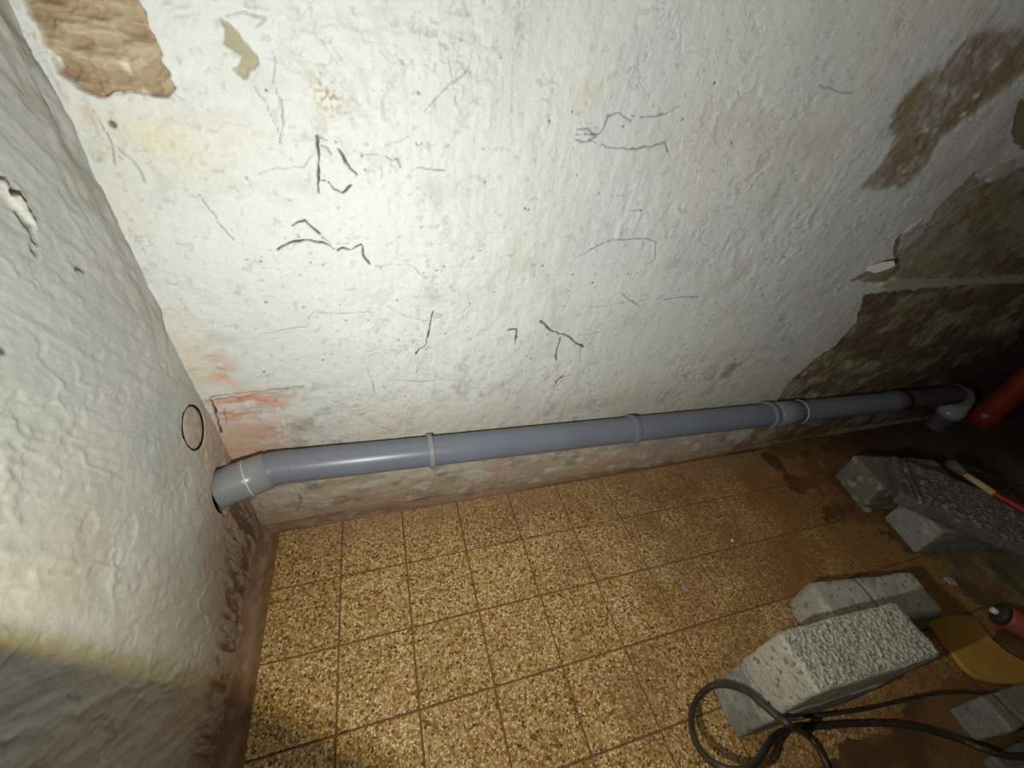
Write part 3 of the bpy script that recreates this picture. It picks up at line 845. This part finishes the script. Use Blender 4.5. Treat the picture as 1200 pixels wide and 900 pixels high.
# bend into the left wall
A0 = np.array(pp(-0.085)); Hc = np.array([LX, HOLE[0] - 0.002, HOLE[1]])
d_in = (Hc - np.array(pp(-0.125))); d_in /= np.linalg.norm(d_in)
K = np.array(pp(-0.128))
path = smooth_path([A0, np.array(pp(-0.105)), K + d_in * 0.008, K + d_in * 0.022], 6)
part(tube('elbow', path, RP + 0.0004, M_PVC, seg=40), pipe)
sock = part(tube('elbow_socket', [K + d_in * 0.016, K + d_in * 0.017, K + d_in * 0.08, K + d_in * 0.143],
          [RP, RP + 0.0045, RP + 0.005, RP + 0.005], M_PVC2, seg=40), pipe)
part(tube('seal_ring', [K + d_in * 0.066, K + d_in * 0.0665, K + d_in * 0.0695, K + d_in * 0.070], [RP, RP + 0.0064, RP + 0.0064, RP], M_SEAL, seg=40), pipe)

# clips that hold the pipe to the wall
def clip_geo():
    ri, ro, w = RP + 0.0006, RP + 0.0072, 0.009
    V = []; F = []
    arc = [math.radians(a) for a in np.linspace(15, 214, 34)]      # 90 = top, 180 = front (-y), from the wall over the top to the front
    arc2 = [math.radians(a) for a in np.linspace(-75, -40, 8)]
    def band(angs, close=True):
        b = len(V)
        for a in angs:
            ny, nz = math.cos(a), math.sin(a)
            for rr, xx in ((ri, -w), (ro, -w + 0.002), (ro, w - 0.002), (ri, w)):
                V.append((xx, ny * rr, nz * rr))
        for i in range(len(angs) - 1):
            for k in range(4):
                k2 = (k + 1) % 4
                F.append((b + i * 4 + k, b + (i + 1) * 4 + k, b + (i + 1) * 4 + k2, b + i * 4 + k2))
        F.append((b, b + 1, b + 2, b + 3)); e = b + (len(angs) - 1) * 4
        F.append((e + 3, e + 2, e + 1, e))
    band(arc)
    band(arc2)
    # thickened tip at the front
    return V, F

def clip(x, label):
    e = tag(empty('pipe_clip', pp(x)), label, 'pipe clip', 'clips holding the grey pipe')
    V, F = clip_geo()
    b = mesh_py('band', V, F, M_PVC2 if x < 1 else M_PVC, e, smooth=False)
    def box(name, x0, x1, y0, y1, z0, z1):
        VV = [(x0, y0, z0), (x1, y0, z0), (x1, y1, z0), (x0, y1, z0), (x0, y0, z1), (x1, y0, z1), (x1, y1, z1), (x0, y1, z1)]
        return mesh_py(name, VV, BOXF, M_PVC, e)
    dy = WY - PY
    box('wall_foot', -0.010, 0.010, RP * 0.45, dy + 0.004, -0.022, RP * 0.62)
    return e
clip(0.304, 'grey pipe clip nearest the left wall')
clip(1.035, 'middle grey pipe clip of the three on the pipe')
clip(1.690, 'grey pipe clip beside the white-ringed pipe joint')

# filled round hole above the pipe
fh = tag(empty('filled_hole', (LX - 0.004, RING[0], RING[1])), 'round mortar-filled pipe hole with thin dark rim in left wall', 'wall hole')
def disc_dome(name, r, depth, mat, parent, seg=40, rings=10):
    rr = np.linspace(0.001, r, rings); V = []
    rs = np.random.RandomState(3)
    for i, q in enumerate(rr):
        for s in range(seg):
            a = 2 * math.pi * s / seg
            V.append((depth * (1 - (q / r) ** 4) + rs.uniform(-0.0007, 0.0007), q * math.cos(a), q * math.sin(a)))
    b0 = len(V)
    for s in range(seg):
        a = 2 * math.pi * s / seg; V.append((-0.03, r * math.cos(a), r * math.sin(a)))
    F = [tuple(range(seg))]
    for i in range(rings):
        for s in range(seg):
            s2 = (s + 1) % seg
            F.append((i * seg + s, (i + 1) * seg + s, (i + 1) * seg + s2, i * seg + s2))
    return mesh_py(name, V, F, mat, parent, smooth=True)
disc_dome('mortar_plug', 0.0515, 0.004, M_PLUG, fh)
V, F = [], []
seg = 48
for s in range(seg):
    a = 2 * math.pi * s / seg
    wv = 0.0012 * math.sin(3 * a + 1)
    for r_, x_ in ((0.0522, 0.0025), (0.0538 + wv, 0.003), (0.0545 + wv, -0.02), (0.0515, -0.02)):
        V.append((x_, r_ * math.cos(a), r_ * math.sin(a)))
for s in range(seg):
    s2 = (s + 1) % seg
    for k in range(4):
        k2 = (k + 1) % 4
        F.append((s * 4 + k, s * 4 + k2, s2 * 4 + k2, s2 * 4 + k))
mesh_py('rim', V, F, M_BLACK, fh, smooth=True)

# ---------------------------------------------------------------- orange pipe in the far corner
opb = at_z(1147, 494, 0.0)
op = tag(empty('orange_pipe', (opb[0], opb[1], 0.0)), 'orange plastic sewer pipe standing in the dark right corner', 'pipe')
tube('pipe_section', [(0, 0, -0.004), (0, 0, 0.3), (0.02, 0.01, 0.8), (0.05, 0.02, 2.09)], 0.055, M_ORANGE, op, seg=36)
tube('socket', [(0, 0, -0.003), (0, 0, 0.0), (0, 0, 0.075), (0, 0, 0.082)], [0.055, 0.064, 0.064, 0.056], M_ORANGE, op, seg=36)

# ---------------------------------------------------------------- concrete blocks
def cblock(name, corner, dirx, L, W, H, z0, seed, label, cat='concrete block', group='loose concrete blocks', cell=0.006, rough_top=0.0, rough=0.0015,
           base=(0.36, 0.355, 0.31), alt=(0.27, 0.265, 0.235), r=0.007, tilt=(0, 0), side=None, groove=None, rough_from=0.0, top=None):
    """corner: the far-left bottom corner; dirx: unit direction of the length; width goes to its right hand side (towards the viewer)"""
    dx = np.array([dirx[0], dirx[1], 0.0]); dx /= np.linalg.norm(dx)
    dw = np.array([dx[1], -dx[0], 0.0])
    hx, hy, hz = L / 2, W / 2, H / 2
    pts = []; quads = []; off = 0
    def face(o, a, b, la, lb):
        nonlocal off
        na = max(2, int(la / cell) + 1); nb = max(2, int(lb / cell) + 1)
        A, B = np.meshgrid(np.linspace(0, la, na), np.linspace(0, lb, nb), indexing='ij')
        P = np.array(o)[None] + A.ravel()[:, None] * np.array(a) + B.ravel()[:, None] * np.array(b)
        q = grid_quads(na, nb) + off
        pts.append(P); quads.append(q); off += len(P)
    X, Y, Zz = (1, 0, 0), (0, 1, 0), (0, 0, 1)
    face((-hx, -hy, hz), X, Y, L, W); face((-hx, -hy, -hz), Y, X, W, L)
    face((-hx, -hy, -hz), X, Zz, L, H); face((-hx, hy, -hz), Zz, X, H, L)
    face((-hx, -hy, -hz), Zz, Y, H, W); face((hx, -hy, -hz), Y, Zz, W, H)
    P = np.concatenate(pts); Q = np.concatenate(quads)
    key = np.round(P / 1e-5).astype(np.int64)
    _, idx, inv = np.unique(key, axis=0, return_index=True, return_inverse=True)
    inv = inv.ravel()
    P = P[idx]; Q = inv[Q]
    Hh = np.array([hx, hy, hz])
    s1 = P + seed * 3.1
    rr = r * (0.5 + 1.6 * fbm3(s1 * 25, 2, seed))
    inner = np.clip(P, -(Hh - rr[:, None]), Hh - rr[:, None])
    nn = P - inner; nl = np.linalg.norm(nn, axis=1, keepdims=True); nn = nn / np.maximum(nl, 1e-9)
    # chipped edges: an edge counts more than a face
    P2 = inner + nn * rr[:, None]
    d = (fbm3(s1 * 70, 3, seed + 5) - 0.5) * 2 * rough + (fbm3(s1 * 12, 3, seed + 8) - 0.5) * 0.006
    is_top = (nn[:, 2] > 0.75)
    grain = fbm3(s1 * (260 if seed == 2 else 150), 2, seed + 3)
    if rough_top:
        mk = is_top * sst(rough_from - 0.01, rough_from + 0.02, P[:, 0] + hx + 0.02 * (fbm3(s1 * 30, 2, seed + 1) - .5))
        d = d + mk * (grain - 0.55) * rough_top
    P2 = P2 + nn * d[:, None]
    col = np.tile(np.array(base), (len(P), 1))
    col = lerp(col, alt, sst(0.40, 0.62, fbm3(s1 * 22, 4, seed + 11)))
    col = lerp(col, (0.50, 0.47, 0.38), sst(0.62, 0.74, fbm3(s1 * 35, 3, seed + 13)) * 0.7)
    pits = sst(0.70, 0.76, fbm3(s1 * 110, 2, seed + 19))
    P2 = P2 - nn * (pits * 0.003)[:, None]
    col = lerp(col, (0.13, 0.125, 0.11), pits * 0.7)
    if top is not None:
        col = lerp(col, top, is_top * 0.75 * (0.5 + fbm3(s1 * 15, 2, seed + 2)))
    if rough_top:
        col = lerp(col, (0.22, 0.21, 0.18), mk * sst(0.50, 0.34, grain) * 0.8)
        col = lerp(col, (0.62, 0.60, 0.52) if seed == 2 else (0.34, 0.33, 0.29), mk * sst(0.55, 0.7, grain) * 0.7)
    if groove is not None:
        for gx in groove:
            dd = np.abs(P[:, 0] - gx + 0.02 * (fbm3(s1 * 25, 2, seed + 17) - 0.5) + 0.12 * (P[:, 1]))
            gm = sst(0.007, 0.002, dd) * (nn[:, 2] > 0.2)
            P2 = P2 - nn * (gm * 0.006)[:, None]
            col = lerp(col, (0.12, 0.105, 0.085), gm * 0.8)
    # local -> frame with x along dx, y away from the viewer
    e = np.array(corner[:2]); c0 = e + dx[:2] * hx + dw[:2] * hy
    o = mesh_np(name, P2, Q, M_CONC, color=np.clip(col, 0.01, 1))
    o.location = (c0[0], c0[1], z0 + hz)
    o.rotation_euler = (tilt[0], tilt[1], math.atan2(dx[1], dx[0]))
    return tag(o, label, cat, group)

cblock('concrete_block', (0.995, -0.747), (1.0, -0.045), 0.365, 0.122, 0.19, 0.0, 1, 'grey concrete block on the floor under the rough-topped block',
       base=(0.47, 0.48, 0.44), alt=(0.34, 0.35, 0.325))
cblock('concrete_block', (0.995, -0.745), (1.0, -0.045), 0.365, 0.120, 0.187, 0.1925, 2, 'grey concrete block with coarse gravelly top, uppermost of the two-block stack',
       cell=0.0024, rough_top=0.012, base=(0.56, 0.54, 0.45), alt=(0.47, 0.45, 0.37), r=0.009)
cblock('concrete_block', (1.400, -0.610), (0.99, -0.135), 0.40, 0.135, 0.15, 0.0, 3, 'smooth pale concrete block with a cracked top behind the stack',
       base=(0.58, 0.56, 0.48), alt=(0.48, 0.465, 0.395), groove=(-0.02,), r=0.015)
cblock('concrete_block', (2.085, -0.205), (0.97, -0.24), 0.39, 0.175, 0.15, 0.0, 4, 'dusty grey concrete block nearest the pipe, under the slab corner',
       base=(0.21, 0.195, 0.16), alt=(0.17, 0.155, 0.125), top=(0.24, 0.20, 0.155), r=0.010)
cblock('concrete_block', (2.115, -0.430), (0.97, -0.20), 0.39, 0.155, 0.145, 0.0, 5, 'pale-ended concrete block supporting the near side of the rough slab',
       base=(0.36, 0.36, 0.33), alt=(0.29, 0.29, 0.265), r=0.006)
cblock('concrete_block', (1.655, -0.975), (1.0, -0.05), 0.36, 0.075, 0.125, 0.0, 6, 'grey block on edge beside the cables at lower right',
       base=(0.30, 0.31, 0.285), alt=(0.24, 0.245, 0.22), top=(0.25, 0.23, 0.17), r=0.006, groove=(-0.13,))
cblock('concrete_slab', (1.62, -1.078), (1.0, -0.01), 0.5, 0.20, 0.045, 0.0, 7, 'low flat concrete slab in the bottom right corner', cat='slab', group=None,
       base=(0.29, 0.28, 0.235), alt=(0.22, 0.21, 0.175), r=0.008)

# rough slab lying across two blocks
SL = 0.152
pA, pB = at_z(1064, 541, SL + 0.05), at_z(1056, 580, SL + 0.05)
pC = at_z(1200, 641, SL + 0.05)
dl = (pC - pB)[:2]; dl /= np.linalg.norm(dl)
# far-left corner from near-left corner and width
wdir = np.array([-dl[1], dl[0]])
W_SL = 0.25
near = pB[:2]; far = near + wdir * W_SL
slab = cblock('rough_slab', far, dl, 0.46, W_SL, 0.052, SL, 8, 'dark rough-faced concrete slab lying across two blocks', cat='slab', group=None,
              cell=0.005, rough_top=0.022, rough_from=0.07, base=(0.17, 0.165, 0.145), alt=(0.13, 0.125, 0.11), r=0.006, groove=(-0.19, -0.165))

# small rubble chips
def chip(name, loc, s, mat, label, cat, group=None, seed=0, rot=0.0, flat=0.6):
    rs = random.Random(seed)
    V = []; F = []
    n = 9; rings = 5
    for i in range(rings + 1):
        ph = math.pi * i / rings
        for k in range(n):
            a = 2 * math.pi * k / n
            q = s * (0.8 + 0.4 * rs.random())
            V.append((q * math.sin(ph) * math.cos(a) * 1.3, q * math.sin(ph) * math.sin(a), q * math.cos(ph) * flat))
    for i in range(rings):
        for k in range(n):
            k2 = (k + 1) % n
            F.append((i * n + k, (i + 1) * n + k, (i + 1) * n + k2, i * n + k2))
    o = mesh_py(name, V, F, mat)
    o.location = loc; o.rotation_euler = (0, 0, rot)
    return tag(o, label, cat, group)
M_RUB = noise_mat('rubble', (0.24, 0.20, 0.15), (0.36, 0.32, 0.25), 60.0, 0.9, 0.5)
p = at_z(1015, 598); chip('rubble_chip', (p[0], p[1], 0.008), 0.018, M_RUB, 'small brown rubble lump before the dusty block', 'rubble', seed=1)
p = at_z(1043, 594); chip('rubble_chip', (p[0], p[1], 0.005), 0.008, M_RUB, 'tiny pale crumb between the dusty block and the pale-ended block', 'rubble', seed=2)
p = at_z(1113, 682); chip('rubble_chip', (p[0], p[1], 0.006), 0.016, M_RUB, 'flat pale chip on the dust right of the cracked block', 'rubble', seed=3, rot=-0.6)
p = at_z(858, 634); chip('plaster_crumb', (p[0], p[1], 0.003), 0.006, M_WHITE, 'tiny white plaster crumb alone on the tiles', 'plaster crumb', seed=5)
p = at_z(803, 689); chip('plaster_splinter', (p[0], p[1], 0.002), 0.011, M_RUB, 'pale plaster splinter lying on the tiles left of the cracked block', 'plaster splinter', seed=6, rot=-1.0, flat=0.25)
# flake of paint standing off the wall
fk = at_y(1030, 311, WY - 0.008)
V = []; F = []
out = [(-0.030, -0.020), (0.000, -0.026), (0.020, -0.008), (0.030, 0.010), (0.012, 0.026), (-0.014, 0.016), (-0.034, -0.004)]
for y_ in (-0.0018, 0.0018):
    for a, b_ in out: V.append((a, y_ - 0.35 * b_ - 0.35 * a - 0.012, b_))
k = len(out)
F = [tuple(range(k)), tuple(range(2 * k - 1, k - 1, -1))] + [(i, i + k, (i + 1) % k + k, (i + 1) % k) for i in range(k)]
o = mesh_py('paint_flake', V, F, M_WHITE); o.location = fk
tag(o, 'white flake of paint standing off the right part of back wall', 'paint flake')

# ---------------------------------------------------------------- hand tool behind the slab
za = 0.222
t0, t1, t2, t3 = at_z(1118, 546, 0.185), at_z(1131, 556, 0.20), at_z(1166, 579, 0.215), at_z(1204, 600, 0.225)
tool = tag(empty('hand_tool', tuple(t1)), 'hand tool with a bare wood and red painted handle beside the rough slab', 'tool')
part(tube('handle', [t1, t1 + (t2 - t1) * 0.03, t1 + (t2 - t1) * 0.5, t2], [0.008, 0.0115, 0.0125, 0.0125], M_WOOD, seg=16), tool)
part(tube('painted_grip', [t2, t2 + (t3 - t2) * 0.5, t3, t3 + (t3 - t2) * 0.9, t3 + (t3 - t2)], [0.0128, 0.0135, 0.0135, 0.013, 0.007], M_REDP, seg=16), tool)
hd = tube('head', [t0 - (t1 - t0) * 0.45, t0 - (t1 - t0) * 0.40, t0, t0 + (t1 - t0) * 0.35, t1 + (t2 - t1) * 0.04], [0.010, 0.020, 0.024, 0.020, 0.0115], M_METAL, seg=18)
part(hd, tool)

# ---------------------------------------------------------------- ochre sheet, red canister
def flat_piece(name, outline, z0, z1, mat, bev=0.004):
    V = []; n = len(outline)
    cx = sum(p_[0] for p_ in outline) / n; cy = sum(p_[1] for p_ in outline) / n
    def ring(z, ins):
        for x, y in outline:
            d = math.hypot(x - cx, y - cy); f_ = (d - ins) / d
            V.append((cx + (x - cx) * f_, cy + (y - cy) * f_, z))
    ring(z0, 0); ring(z1 - bev, 0); ring(z1, bev)
    F = [tuple(range(n))[::-1], tuple(range(2 * n, 3 * n))]
    for l in range(2):
        for i in range(n):
            j = (i + 1) % n
            F.append((l * n + i, l * n + j, (l + 1) * n + j, (l + 1) * n + i))
    return mesh_py(name, V, F, mat)
oc = [at_z(x, y, 0.016)[:2] for x, y in [(1104, 750), (1112, 760), (1120, 770), (1130, 782), (1142, 792), (1157, 798), (1175, 801), (1200, 801), (1240, 798), (1265, 790), (1225, 784), (1188, 768), (1161, 746), (1140, 722), (1112, 722), (1090, 728), (1094, 738)]]
oc = [tuple(q) for q in smooth_path([np.array([a[0], a[1], 0]) for a in oc + [oc[0]]], 4)[:-1]]
tag(flat_piece('ochre_sheet', [(a[0], a[1]) for a in oc], 0.004, 0.016, M_OCHRE), 'smooth ochre-yellow sheet on the floor right of the block stack', 'sheet')

c0, c1 = at_z(1171, 719, 0.041), at_z(1226, 748, 0.041)
can = tag(empty('canister', tuple(c0)), 'dark red canister lying on the floor at the right edge', 'canister')
dcan = (c1 - c0) / np.linalg.norm(c1 - c0)
part(tube('body', [c0 + dcan * 0.012, c0 + dcan * 0.016, c0 + dcan * 0.02, c0 + dcan * 0.2, c0 + dcan * 0.205], [0.030, 0.036, 0.038, 0.038, 0.030], M_RED, seg=28), can)
part(tube('rim', [c0 - dcan * 0.006, c0 - dcan * 0.005, c0 + dcan * 0.013, c0 + dcan * 0.014], [0.028, 0.034, 0.034, 0.030], M_DARK, seg=28), can)
part(tube('nozzle', [c0 - dcan * 0.022, c0 - dcan * 0.021, c0 - dcan * 0.007, c0 - dcan * 0.006], [0.006, 0.010, 0.010, 0.008], M_WHITE, seg=14), can)

# ---------------------------------------------------------------- cables
XE = 0.972
def f(x, y, z): return at_z(x, y, z)
def ex(x, y, xx=XE): return at_x(x, y, xx)
loop = [f(978, 918, 0.012), f(966, 890, 0.012), f(955, 871, 0.02), f(943, 860, 0.035), ex(928, 851, 0.99), ex(912, 841, 0.972), ex(893, 825, 0.965), ex(878, 812, 0.962), ex(862, 805, 0.958), ex(845, 802, 0.95), ex(830, 806, 0.93),
        f(819, 816, 0.06), f(812, 830, 0.08), f(810, 846, 0.10), f(814, 866, 0.13), f(826, 886, 0.17), f(845, 899, 0.20), f(866, 903, 0.21), f(882, 897, 0.19),
        f(893, 884, 0.16), f(902, 870, 0.12), f(914, 859, 0.085), f(932, 853, 0.06), f(960, 851, 0.045), f(1000, 848, 0.04), f(1044, 848, 0.045), f(1085, 855, 0.040),
        f(1125, 867, 0.035), f(1150, 877, 0.058), f(1175, 885, 0.065), f(1215, 888, 0.065)]
o = tube('cable', smooth_path(loop, 6), 0.0078, M_CABLE, seg=12)
tag(o, 'thick dark cable looped against the stack of two blocks', 'cable')
thin = [ex(905, 835, 0.976), f(922, 843, 0.06), f(945, 840, 0.07), f(975, 837, 0.08), f(1010, 832, 0.09), f(1045, 824, 0.085), f(1085, 815, 0.07), f(1125, 811, 0.04), f(1160, 812, 0.025), f(1215, 803, 0.02)]
o = tube('cable', smooth_path(thin, 6), 0.0040, M_CABLE, seg=10)
tag(o, 'thin dark cable passing right in front of the block stack', 'cable')
